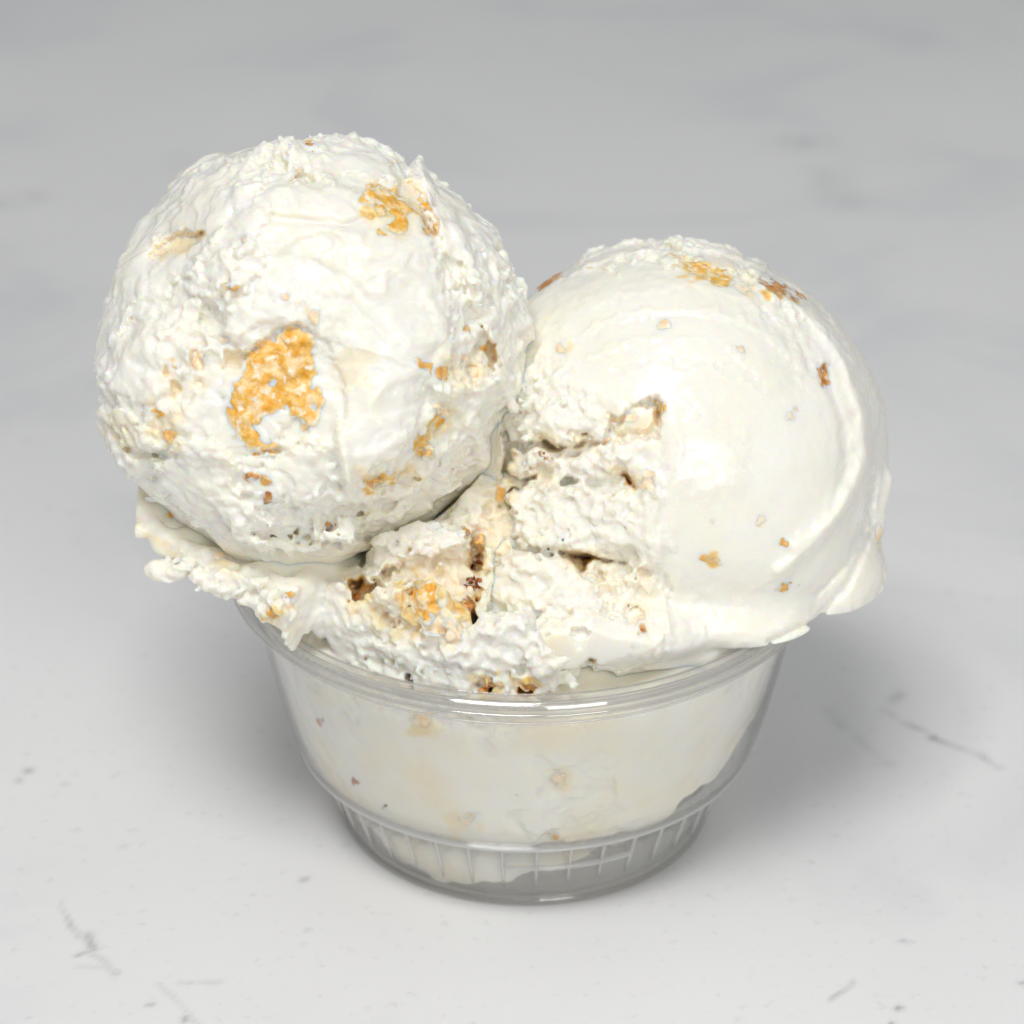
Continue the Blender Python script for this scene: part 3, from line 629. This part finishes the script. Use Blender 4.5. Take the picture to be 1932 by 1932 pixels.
# ================================================================== ice cream filling the cup
def build_base():
    h = 0.28
    g = Grid((-60, -47, 1), (50, 47, 74), h)
    X, Y, Z = g.x, g.y, g.z
    rr = np.sqrt(X*X+Y*Y)
    wall = rr-(r_in(Z[0, 0])[None, None, :]-0.12)
    n9 = g.noise(9, 201)
    top = Z-(47.0+0.03*Y)-1.2*n9-0.4*g.noise(4, 202)
    low = np.interp(np.arange(-60, 61, 1.0), [-60, -20, -4, 6, 16, 24, 32, 40, 60], [2.6, 3.0, 4.5, 6.5, 10.5, 17.5, 23.5, 31, 38])
    zb = np.interp(X[:, 0, 0], np.arange(-60, 61, 1.0), low).astype(np.float32)[:, None, None]
    bot = zb-Z+1.1*n9+0.8*g.noise(3.5, 203)+0.35*g.noise(1.5, 204)
    # against the plastic: mostly touching, a few shallow air gaps
    air = sstep(.35, 1.0, 0.8*g.noise((9, 9, 6), 205)+0.35*g.noise(2.5, 206))*(0.7+0.25*g.noise(1.6, 207)+.12*g.noise(.8, 208))+.12*g.noise(2, 209)
    f = np.maximum(smax(top, wall+air, .5), bot); del top, bot, air, n9
    # mound that carries the left scoop, and its torn front
    ellipsoid(g, f, np.array([-14, 4, 48]), (24, 12, 24), 2)
    ellipsoid(g, f, np.array([-3, 6, 60]), (11, 14, 11), 2)
    for px, py, d, r in [(800, 1090, 425, (10, 8, 9)), (760, 1170, 419, (13, 6, 8)), (930, 1000, 434, (8, 9, 8)), (850, 1030, 432, (8, 6, 8)), (880, 1215, 416, (11, 5, 8)), (640, 1215, 416, (8, 3.2, 7)),
                         (960, 1270, 411, (6, 3, 5)), (720, 1255, 411, (9, 2.6, 5))]:
        rbox(g, f, P(px, py, d), r, 0, 1.0, min(r)*.6)
    ellipsoid(g, f, P(800, 1262, 412), (19, 4.2, 8), 3); ellipsoid(g, f, P(1000, 1285, 409), (12, 2.6, 6), 3); ellipsoid(g, f, P(690, 1130, 427), (7, 5, 6), 2); ellipsoid(g, f, P(895, 1090, 431), (5, 8, 5), 2)
    # shelf-like collar pressed out round the scoop, thin outer lip, open hollow towards the scoop
    edge = [(P(246, 920, 434), 1.0), (P(264, 968, 432), 1.3), (P(312, 1022, 429), 1.6), (P(390, 1064, 426), 1.9), (P(470, 1098, 421), 2.2), (P(560, 1128, 420), 2.3), (P(640, 1150, 421), 2.2), (P(700, 1140, 422), 1.8)]
    chain(g, f, edge, 1.2)
    hub = np.array([-18, 2, 46.0])
    for (a, ra) in edge:
        mid = LC+(a-LC)*np.array([.62, .62, 1.0])
        capsule(g, f, a, mid+np.array([2, 0, -2.5]), ra, 3.4, 1.4); capsule(g, f, mid+np.array([2, 0, -2.5]), hub, 3.4, 9, 2)
    chain(g, f, [(P(318, 1078, 427), 1.6), (P(370, 1098, 424), 2.1), (P(440, 1105, 421), 2.3), (P(510, 1140, 418), 2.2), (P(590, 1166, 417), 2.1), (P(670, 1182, 417), 1.9)], .8)
    for px, py, d, r in [(310, 1075, 427, 1.7), (560, 1165, 418, 1.6), (655, 1190, 417, 1.5), (470, 1120, 419, 1.7), (360, 1100, 425, 1.5), (265, 1000, 430, 1.1)]:
        ellipsoid(g, f, P(px, py, d), (r*1.4, r, r), .5)
    sh = Sheet()
    sh.plate([(648, 1140), (662, 1108), (700, 1092), (760, 1068), (850, 1032), (890, 1000), (908, 1050), (888, 1110), (904, 1170), (880, 1215), (820, 1205), (760, 1198), (700, 1188)], -2.2, 6, 1.0)
    sh.plate([(780, 1085), (830, 1070), (850, 1120), (860, 1180), (810, 1190), (775, 1150)], 1.4, 6, 1.3, .3)
    sh.plate([(690, 1120), (750, 1105), (770, 1150), (740, 1180), (700, 1165)], 1.1, 6, 1.3, .3)
    sh.plate([(478, 1092), (560, 1112), (650, 1132), (688, 1180), (696, 1222), (650, 1210), (560, 1198), (530, 1165), (480, 1118)], .9, 5, 1.2, .3)
    sh.plate([(296, 1062), (330, 1036), (400, 1064), (470, 1088), (484, 1130), (420, 1134), (340, 1118), (296, 1090)], .6, 5, 1.0, .3)
    for q, h in [([(880, 985), (902, 1000), (912, 1050), (890, 1060)], -1.6), ([(884, 1060), (908, 1070), (905, 1140), (884, 1120)], -1.6), ([(655, 1120), (680, 1105), (690, 1115), (670, 1145)], -.6), ([(640, 1000), (660, 1003), (760, 1062), (700, 1085)], -1),
                 ([(890, 1285), (940, 1290), (935, 1308), (900, 1308)], -1), ([(975, 1290), (1020, 1292), (1010, 1310), (980, 1310)], -1), ([(735, 1165), (790, 1185), (770, 1210), (735, 1190)], -1)]:
        sh.plate(q, h, 5, .6)
    for q, lv in [([(640, 1145), (655, 1105), (700, 1088), (760, 1065), (850, 1030), (900, 1000), (915, 1050), (905, 1150), (870, 1200), (800, 1200), (720, 1190)], .22), ([(870, 1000), (905, 1000), (915, 1060), (910, 1150), (870, 1160), (875, 1060)], .5), ([(650, 1100), (705, 1090), (700, 1130), (670, 1150), (650, 1140)], .5),
                  ([(780, 1070), (830, 1080), (840, 1150), (790, 1140)], .6), ([(890, 1285), (945, 1290), (935, 1312), (900, 1310)], .6), ([(975, 1290), (1025, 1290), (1010, 1314), (980, 1312)], .7), ([(400, 1040), (460, 1060), (450, 1080), (400, 1065)], .4), ([(240, 950), (270, 1000), (330, 1040), (300, 1040), (250, 1000)], .35), ([(700, 1150), (760, 1160), (770, 1210), (720, 1200)], .4),
                  ([(770, 1340), (840, 1350), (830, 1390), (780, 1385)], .45), ([(830, 1530), (900, 1530), (900, 1570), (850, 1575)], .38), ([(1030, 1450), (1075, 1450), (1070, 1500), (1035, 1490)], .35), ([(500, 1150), (540, 1150), (530, 1175), (505, 1172)], .7), ([(900, 940), (970, 880), (985, 960), (950, 1040), (905, 1040)], .25)]:
        sh.stain(q, lv)  # caramel washes; the cleft ones also paint in warm reflected light
    col = sh.carve(g, f, 1.0, None, 8)
    inside = np.clip((rr-(r_in(Z[0, 0])[None, None, :]-2.2))/1.8, 0, 1)*(Z < 46)
    torn = field(g, [(P(px, py, d), rad/12, wt) for px, py, rad, d, wt in [
        (800, 1130, 120, 416, 1), (900, 1080, 110, 422, 1), (650, 1200, 80, 412, .9), (540, 1170, 60, 414, .8), (440, 1120, 50, 419, .7), (340, 1088, 50, 425, .8), (860, 1230, 120, 410, .9),
        (950, 960, 90, 430, 1), (1000, 1290, 110, 408, .7), (260, 960, 40, 430, .2), (750, 1160, 90, 416, .9), (1200, 1270, 140, 412, .6), (600, 1220, 70, 412, .9)]])
    torn = np.clip(torn*1.1+0.2*g.noise(6, 210), 0, 1)*(1-inside*.93)
    f = smax(f, np.where(Y < 8, rr-(42.0+np.maximum(0, -X-31)*1.6), -9), 1.6)
    f -= torn*(crumbly(g, 230, 0.9)+0.3*g.noise(4.5, 234))
    pit = g.noise(1.9, 240); f += torn*np.clip(pit-0.9, 0, 2)*1.4; del pit
    t = terraces(g, 250, (5.5, 5.5, 4.0), 0.5, 0.9); f -= torn*t; del t
    f -= (1-inside)*(0.25*g.noise(5, 251)+0.08*g.noise(2, 252))
    # leave room for the two scoops
    ellipsoid(g, f, LC, LR-.4, .5, cut=True)
    ellipsoid(g, f, RC+np.array([0, 0, 0.]), RR-6, .5, cut=True)
    f = smax(f, np.minimum(wall, (RIMZ+.5)-Z), .3)
    tp = []
    for px, py, a, b, mt in CR['B']:
        if py >= 1320: continue
        tp.append((P(px, py, 414), max(a, b)/12*1.3, LEVEL[mt]*.8))
    tint = stain(g, tp, [(P(1200, 1450, 416), 10, .1)], 270)
    tint = np.maximum(tint, np.clip(0.13*g.noise(7, 272)+.06*g.noise(3, 273)+.03, 0, .35)*inside)
    tint = np.maximum(tint, col)
    return g, f, polygonise(g, f, {'tint': tint, 'crumb': torn})

def tag(o, label=None, cat=None, group=None, kind=None):
    for k, v in (('label', label), ('category', cat), ('group', group), ('kind', kind)):
        if v: o[k] = v

_rn = np.random.default_rng(77)
_LAT = _rn.uniform(-1, 1, (32, 32, 32)).astype(np.float32)
def pn(p):
    i = np.floor(p).astype(int); t = p-i; t = t*t*(3-2*t); o = 0
    for a in (0, 1):
        for b in (0, 1):
            for c in (0, 1):
                wt = (t[:, 0] if a else 1-t[:, 0])*(t[:, 1] if b else 1-t[:, 1])*(t[:, 2] if c else 1-t[:, 2])
                o = o+wt*_LAT[(i[:, 0]+a) % 32, (i[:, 1]+b) % 32, (i[:, 2]+c) % 32]
    return o

# ================================================================== build it (the three bodies are sculpted side by side)
from concurrent.futures import ThreadPoolExecutor
with ThreadPoolExecutor(3) as ex:
    jobs = [ex.submit(fn) for fn in (build_left, build_right, build_base)]
    GR = [j.result() for j in jobs]
print(round(time.time()-_T0, 1), 'sculpted', [len(r[2][0]) for r in GR], flush=True)
ROOTS = []
for (g, f, res), (name, c, part, label, cat, group) in zip(GR, (
    ('ice_cream_scoop', LC, 'cream_ball', "upper left scoop, torn and lumpy, with the big golden cookie piece in its side", 'ice cream', 'ice cream scoops piled on the cup'),
    ('ice_cream_scoop', RC, 'cream_ball', "smooth glossy white scoop leaning over the right rim, folded ridge on its flank", 'ice cream', 'ice cream scoops piled on the cup'),
    ('ice_cream_filling', np.zeros(3), 'filling', "creamy ice cream packed inside the clear cup, its ragged collar under the left scoop", 'ice cream', None))):
    root = bpy.data.objects.new(name, None); C.objects.link(root); root.empty_display_size = 0.01
    root.location = Vector(c)*MM
    tag(root, label, cat, group)
    link(part, make_mesh(part, res, c), CREAM, root)
    ROOTS.append((root, c))

def first_hit(px, py):
    """nearest body a ray from the eye meets: (index, distance)"""
    v = ray(px, py); t = np.arange(385, 470, 0.15); p = EYE+t[:, None]*v; best = None
    for k, (g, f, _) in enumerate(GR):
        ok = ((p > g.lo+.5) & (p < g.lo+(g.n-2)*g.h-.5)).all(1)
        if not ok.any(): continue
        val = np.full(len(t), 9.0); val[ok] = lookup(g, f, p[ok])
        h = np.nonzero(val < 0)[0]
        if len(h) and (best is None or t[h[0]] < best[1]): best = (k, t[h[0]])
    return best
def crumb(name, px, py, hw, hh, mat, seed, poly=None, proud=0.07, grain=0.09):
    """a piece sunk flush in the cream: same surface, own grain, ragged outline, cream smeared over its low spots"""
    hit = first_hit(px, py)
    if hit is None: return
    k, dist = hit; G, Fv, _ = GR[k]
    R = max(hw, hh)/12.2*1.35+.7
    h = 0.15 if R < 3 else (0.18 if R < 5 else 0.24)
    c = EYE+ray(px, py)*(dist+.3)
    lo = np.maximum(c-R, G.lo+.3); hi = np.minimum(c+R, G.lo+(G.n-2)*G.h-.3)
    if (hi-lo).min() < .5: return
    sg = Grid(lo, hi, h)
    q = np.stack(np.broadcast_arrays(sg.x, sg.y, sg.z), -1).reshape(-1, 3).astype(np.float64)
    body = lookup(G, Fv, q).reshape(tuple(sg.n)).astype(np.float32)
    d3 = q-EYE; dep = d3[:, 1]*cp-d3[:, 2]*sp
    u = 966+F*d3[:, 0]/dep; v = 966-F*(d3[:, 1]*sp+d3[:, 2]*cp)/dep
    if poly is None:
        t_ = (seed*37 % 60-30)*math.pi/180*(0.4 if max(hw, hh) > 1.5*min(hw, hh) else 1)
        du, dv = (u-px)*math.cos(t_)+(v-py)*math.sin(t_), -(u-px)*math.sin(t_)+(v-py)*math.cos(t_)
        sd = (1-np.sqrt((du/hw)**2+(dv/hh)**2))*min(hw, hh)/12.2
        jag = 0.21*min(1, min(hw, hh)/11)
    else:
        X, Y = u, v; sd = np.full(len(u), 1e9); ins = np.zeros(len(u), bool)
        for (x0, y0), (x1, y1) in zip(poly, poly[1:]+poly[:1]):
            dx, dy = x1-x0, y1-y0
            tt = np.clip(((X-x0)*dx+(Y-y0)*dy)/(dx*dx+dy*dy+1e-9), 0, 1)
            sd = np.minimum(sd, np.hypot(X-x0-tt*dx, Y-y0-tt*dy))
            if y0 != y1: ins ^= ((Y < y0) != (Y < y1)) & (X < x0+(Y-y0)*dx/dy)
        sd = np.where(ins, sd, -sd)/12.2+.6; jag = .17
    sd = sd.reshape(tuple(sg.n)).astype(np.float32)
    fs = min(1.7, max(.55, min(hw, hh)/12.2))
    sd = sd+jag*(1.5*sg.noise(fs, seed)+0.8*sg.noise(fs*.5, seed+1))
    gr = grain*(0.4*sg.noise(1.4, seed+3)+.5*sg.noise(.7, seed+4)+.3*sg.noise(.42, seed+5))
    rim_ = 1-np.clip(sd/(0.3+0.12*R), 0, 1)
    fc = np.maximum(np.maximum(body-proud-gr+rim_*(proud+(.10 if poly else .02))*(1 if poly else .7), -sd), -(body+1.3))
    near = np.abs(dep.reshape(tuple(sg.n))-(dist*float(ray(px, py)@np.array([0, cp, -sp]))))-(R+.5)
    fc = np.maximum(fc, near.astype(np.float32))
    res = polygonise(sg, fc, {'edge': np.clip(sd/(0.25+0.10*R)+0.15, 0, 1)}, biggest=False)
    if res is None: return
    root, rc = ROOTS[k]
    link(name, make_mesh(name, res, rc), FLECK if (mat is GOLD and max(hw, hh) < 19) else mat, root)
sd_ = 0
for key in ('L', 'R', 'B'):
    for px, py, a, b, mt in CR[key]:
        sd_ += 7; crumb('cookie_crumb', px, py, a, b, mt, 3000+sd_)
crumb('cookie_piece', 520, 735, 105, 125, GOLD, 9001, proud=.34, grain=.26, poly=[(540, 620), (575, 626), (592, 660), (606, 700), (610, 760), (600, 800), (575, 812), (556, 792), (550, 780), (524, 772), (508, 784), (500, 806), (502, 830), (522, 852), (480, 852), (445, 822), (425, 780), (428, 735), (458, 706), (461, 668), (488, 645), (520, 640)])
print(round(time.time()-_T0, 1), 'crumbs', flush=True)

# ------------------------------------------------------------------ cup
def lathe(name, prof, mat, parent, seg=192, closed=True):
    v = []; n = len(prof)
    for k in range(seg):
        a = 2*math.pi*k/seg
        for r, z in prof: v.append((r*math.cos(a)*MM, r*math.sin(a)*MM, z*MM))
    fc = []
    for k in range(seg):
        k2 = (k+1) % seg
        for j in range(n if closed else n-1):
            j2 = (j+1) % n
            fc.append((k*n+j, k2*n+j, k2*n+j2, k*n+j2))
    me = bpy.data.meshes.new(name); me.from_pydata(v, [], fc); me.update()
    me.polygons.foreach_set('use_smooth', np.ones(len(fc), bool))
    return link(name, me, mat, parent)
def tube_ring(name, r, z, a, mat, parent, b=None, seg=192, m=12):
    b = b or a
    return lathe(name, [(r+a*math.cos(2*math.pi*k/m), z+b*math.sin(2*math.pi*k/m)) for k in range(m)], mat, parent, seg)

cup = bpy.data.objects.new('dessert_cup', None); C.objects.link(cup)
tag(cup, "clear plastic dessert cup with a rolled rim and ribbed foot on the counter", 'cup')
T = 0.45
wp = [(r, z) for z, r in PROF if z > 15.3]
lathe('bowl_wall', wp+[(44.2, 44.2), (44.9, 46.3)]+[(44.9-T, 46.3), (44.2-T, 44.2)]+[(r-T, z) for r, z in wp[::-1]], PLASTIC, cup)
lathe('foot', [(r, z) for z, r in PROF[1:3]]+[(37.0, 15.3), (37.0, 15.3-T), (34.3, 15.2-T), (32.6-T, 8), (30.2-T, 2.6), (29.0, 1.8), (29.6, 1.0), (30.6, 1.6), (31.0, 3)], FOOT, cup)
lathe('base_plate', [(0.01, 2.2), (28.4, 2.2), (28.9, 1.75), (28.4, 1.3), (0.01, 1.3)], FOOT, cup)
tube_ring('foot_ring', 29.7, 0.9, 1.0, EDGE, cup, 0.8)
tube_ring('ledge_ring', 37.4, 15.6, 0.48, LEDGE, cup, .36)
# rolled rim: inner neck, flat top, curled skirt
lathe('rim', [(44.5, 45.4), (44.6, 47.5), (44.9, 48.2), (45.6, 48.45), (46.8, 48.2), (47.5, 47.6), (47.75, 46.7), (47.6, 46.0), (47.2, 45.6),
              (47.0, 46.3), (46.8, 47.2), (46.0, 47.6), (45.4, 47.4), (45.1, 46.6), (45.0, 45.4)], EDGE, cup)
tube_ring('rim_bead', 47.45, 46.0, 0.40, EDGE, cup)
tube_ring('shoulder_line', 44.65, 43.0, 0.28, RIB, cup, .22)
tube_ring('rim_edge', 44.75, 48.05, 0.20, EDGE, cup)
# vertical ribs moulded into the foot, with one moulded stacking step between some
def rib_mesh():
    v = []; 
    prof = [(32.0, 5.0, .18), (33.0, 8, .32), (34.5, 12.5, .36), (35.3, 14.9, .40)]
    m = 6
    for r, z, a in prof:
        for k in range(m):
            t = 2*math.pi*k/m
            v.append(((r+a*math.cos(t))*MM, a*math.sin(t)*MM, z*MM))
    fc = [(j*m+k, j*m+(k+1) % m, (j+1)*m+(k+1) % m, (j+1)*m+k) for j in range(len(prof)-1) for k in range(m)]
    fc += [tuple(range(m))[::-1], tuple(range((len(prof)-1)*m, len(prof)*m))]
    me = bpy.data.meshes.new('rib'); me.from_pydata(v, [], fc)
    me.polygons.foreach_set('use_smooth', np.ones(len(fc), bool)); me.materials.append(RIB)
    return me
rm = rib_mesh()
for k in range(40):
    o = bpy.data.objects.new('rib', rm); C.objects.link(o); o.parent = cup
    o.rotation_euler = (0, 0, 2*math.pi*(k+.3)/40)
def arc(name, r, z, a0, a1, rad, mat, parent, n=40, m=8):
    v = []
    for i in range(n+1):
        t = math.radians(a0+(a1-a0)*i/n)
        for k in range(m):
            q = 2*math.pi*k/m
            rr = r+rad*math.cos(q)
            v.append((rr*math.cos(t)*MM, rr*math.sin(t)*MM, (z+rad*math.sin(q))*MM))
    fc = [(i*m+k, i*m+(k+1) % m, (i+1)*m+(k+1) % m, (i+1)*m+k) for i in range(n) for k in range(m)]
    me = bpy.data.meshes.new(name); me.from_pydata(v, [], fc)
    me.polygons.foreach_set('use_smooth', np.ones(len(fc), bool))
    return link(name, me, mat, parent)
arc('stacking_step', 33.7, 9.6, -96, -61, 0.42, LEDGE, cup)

# ------------------------------------------------------------------ counter
def seg_dist(p, a, b):
    d = b-a; t = np.clip(((p-a)@d)/(d@d+1e-9), 0, 1)
    return np.sqrt(((p-a-t[:, None]*d)**2).sum(1))
nx, ny = 460, 640
xs = np.linspace(-175, 175, nx); ys = np.linspace(-165, 330, ny)
gx, gy = np.meshgrid(xs, ys, indexing='ij')
pp = np.stack([gx.ravel(), gy.ravel()], 1)
q3 = np.concatenate([pp/7.0, np.full((len(pp), 1), 3.3)], 1)
wob = np.stack([pn(q3)+.5*pn(q3*2.3+7), pn(q3+11)+.5*pn(q3*2.3+19)], 1)*1.3
pw = pp+wob
vein = np.zeros(len(pp))
br = np.clip(0.6+0.75*pn(q3*2.6+31), 0.05, 1)
LINES = [([(118, 1700), (126, 1735), (150, 1768)], .5, .4), ([(140, 1797), (160, 1789), (190, 1806), (210, 1828), (230, 1838)], .55, .6), ([(165, 1768), (172, 1786)], .9, .7), ([(150, 1818), (190, 1826)], .5, .35),
         ([(1660, 1338), (1682, 1346), (1723, 1369), (1757, 1391)], .9, .5), ([(1757, 1393), (1801, 1406), (1847, 1421), (1888, 1447)], 1.0, .6),
         ([(1565, 1340), (1613, 1386), (1641, 1410), (1676, 1438)], 1.1, .18), ([(1602, 1852), (1570, 1885)], .5, .5), ([(290, 1855), (345, 1900), (375, 1935)], .5, .25), ([(330, 1850), (410, 1856)], .5, .3),
         ([(1675, 1325), (1695, 1308)], 1.5, .3), ([(1440, 215), (1510, 265)], 7, .35), ([(1560, 330), (1600, 380)], 7, .22), ([(770, 100), (830, 130)], 6, .18), ([(0, 385), (60, 375)], 5, .25), ([(340, 300), (380, 330)], 5, .12)]
for pl, wd, st in LINES:
    q = [on_table(*p)[:2] for p in pl]
    for a, b in zip(q[:-1], q[1:]):
        d = seg_dist(pw, a, b); vein = np.maximum(vein, st*np.exp(-(d/wd)**2)*br)
SP = [(570, 1657, .7, .6), (573, 1751, .5, .5), (56, 1457, .9, .6), (40, 1476, .8, .45), (130, 1483, .7, .3), (1757, 1392, 1.1, .8), (1682, 1317, 1.4, .35), (1684, 1905, .6, .8), (1684, 1928, .5, .6), (1702, 1776, .6, .35), (287, 1900, .6, .5),
      (350, 1924, .7, .6), (352, 1853, .5, .35), (560, 1780, .4, .3), (452, 1730, .4, .25), (1390, 1920, .4, .3), (1815, 1500, .5, .2), (1930, 1850, .7, .5), (640, 1590, .5, .3), (700, 1905, .5, .2), (235, 1600, .6, .25), (1500, 1700, .5, .15), (480, 1685, .4, .25)]
for px, py, wd, st in SP:
    d = np.sqrt(((pw-on_table(px, py)[:2])**2).sum(1)); vein = np.maximum(vein, st*np.exp(-(d/wd)**2))
me = bpy.data.meshes.new('countertop')
v3 = np.zeros((len(pp), 3), np.float32); v3[:, :2] = pp*MM
I = np.arange(nx*ny).reshape(nx, ny)
qd = np.stack([I[:-1, :-1], I[1:, :-1], I[1:, 1:], I[:-1, 1:]], -1).reshape(-1, 4)
# outer skirt of the slab out to its far edges, and its thickness
ring = [I[0, 0], I[-1, 0], I[-1, -1], I[0, -1]]
far = np.array([(-1.6, -0.30, 0), (1.6, -0.30, 0), (1.6, 2.6, 0), (-1.6, 2.6, 0)], np.float32)
low = far-np.array([0, 0, .03], np.float32)
N0 = len(v3); v3 = np.concatenate([v3, far, low])
ext = [(N0+k, N0+(k+1) % 4, int(ring[(k+1) % 4]), int(ring[k])) for k in range(4)]
ext += [(N0+4+k, N0+4+(k+1) % 4, N0+(k+1) % 4, N0+k) for k in range(4)]+[(N0+7, N0+6, N0+5, N0+4)]
# (borders of the fine patch are straight, so the four big faces meet them without gaps)
allq = np.concatenate([qd, np.array(ext)]).astype(np.int32)
me.vertices.add(len(v3)); me.vertices.foreach_set('co', v3.ravel())
me.loops.add(allq.size); me.polygons.add(len(allq))
me.loops.foreach_set('vertex_index', allq.ravel()); me.polygons.foreach_set('loop_start', np.arange(0, allq.size, 4, dtype=np.int32))
me.update(calc_edges=True)
la = me.attributes.new('vein', 'FLOAT', 'POINT'); la.data.foreach_set('value', np.concatenate([vein, np.zeros(8)]).astype(np.float32))
m, nt = new_mat('white_quartz')
out = nd(nt, 'ShaderNodeOutputMaterial'); b = nd(nt, 'ShaderNodeBsdfPrincipled', Roughness=0.38)
tc = nd(nt, 'ShaderNodeTexCoord')
n1 = nd(nt, 'ShaderNodeTexNoise', Scale=9.0, Detail=5.0, Roughness=0.55, Distortion=0.8); lk(nt, tc.outputs['Object'], n1.inputs['Vector'])
c1 = ramp(nt, n1.outputs[0], [(0.30, (0.71, 0.715, 0.73)), (0.48, (0.815, 0.815, 0.818)), (0.7, (0.84, 0.84, 0.838))])
n2 = nd(nt, 'ShaderNodeTexNoise', Scale=420.0, Detail=3.0); lk(nt, tc.outputs['Object'], n2.inputs['Vector'])
f2 = ramp(nt, n2.outputs[0], [(0.62, (0, 0, 0)), (0.78, (0.35, 0.35, 0.35))])
c1 = mixc(nt, f2, c1, (0.5, 0.5, 0.51))
at = nd(nt, 'ShaderNodeAttribute', attribute_name='vein')
c1 = mixc(nt, at.outputs['Fac'], c1, (0.22, 0.22, 0.235))
lk(nt, c1, b.inputs['Base Color']); lk(nt, b.outputs[0], out.inputs[0])
ct = link('countertop', me, m)
tag(ct, kind='structure')
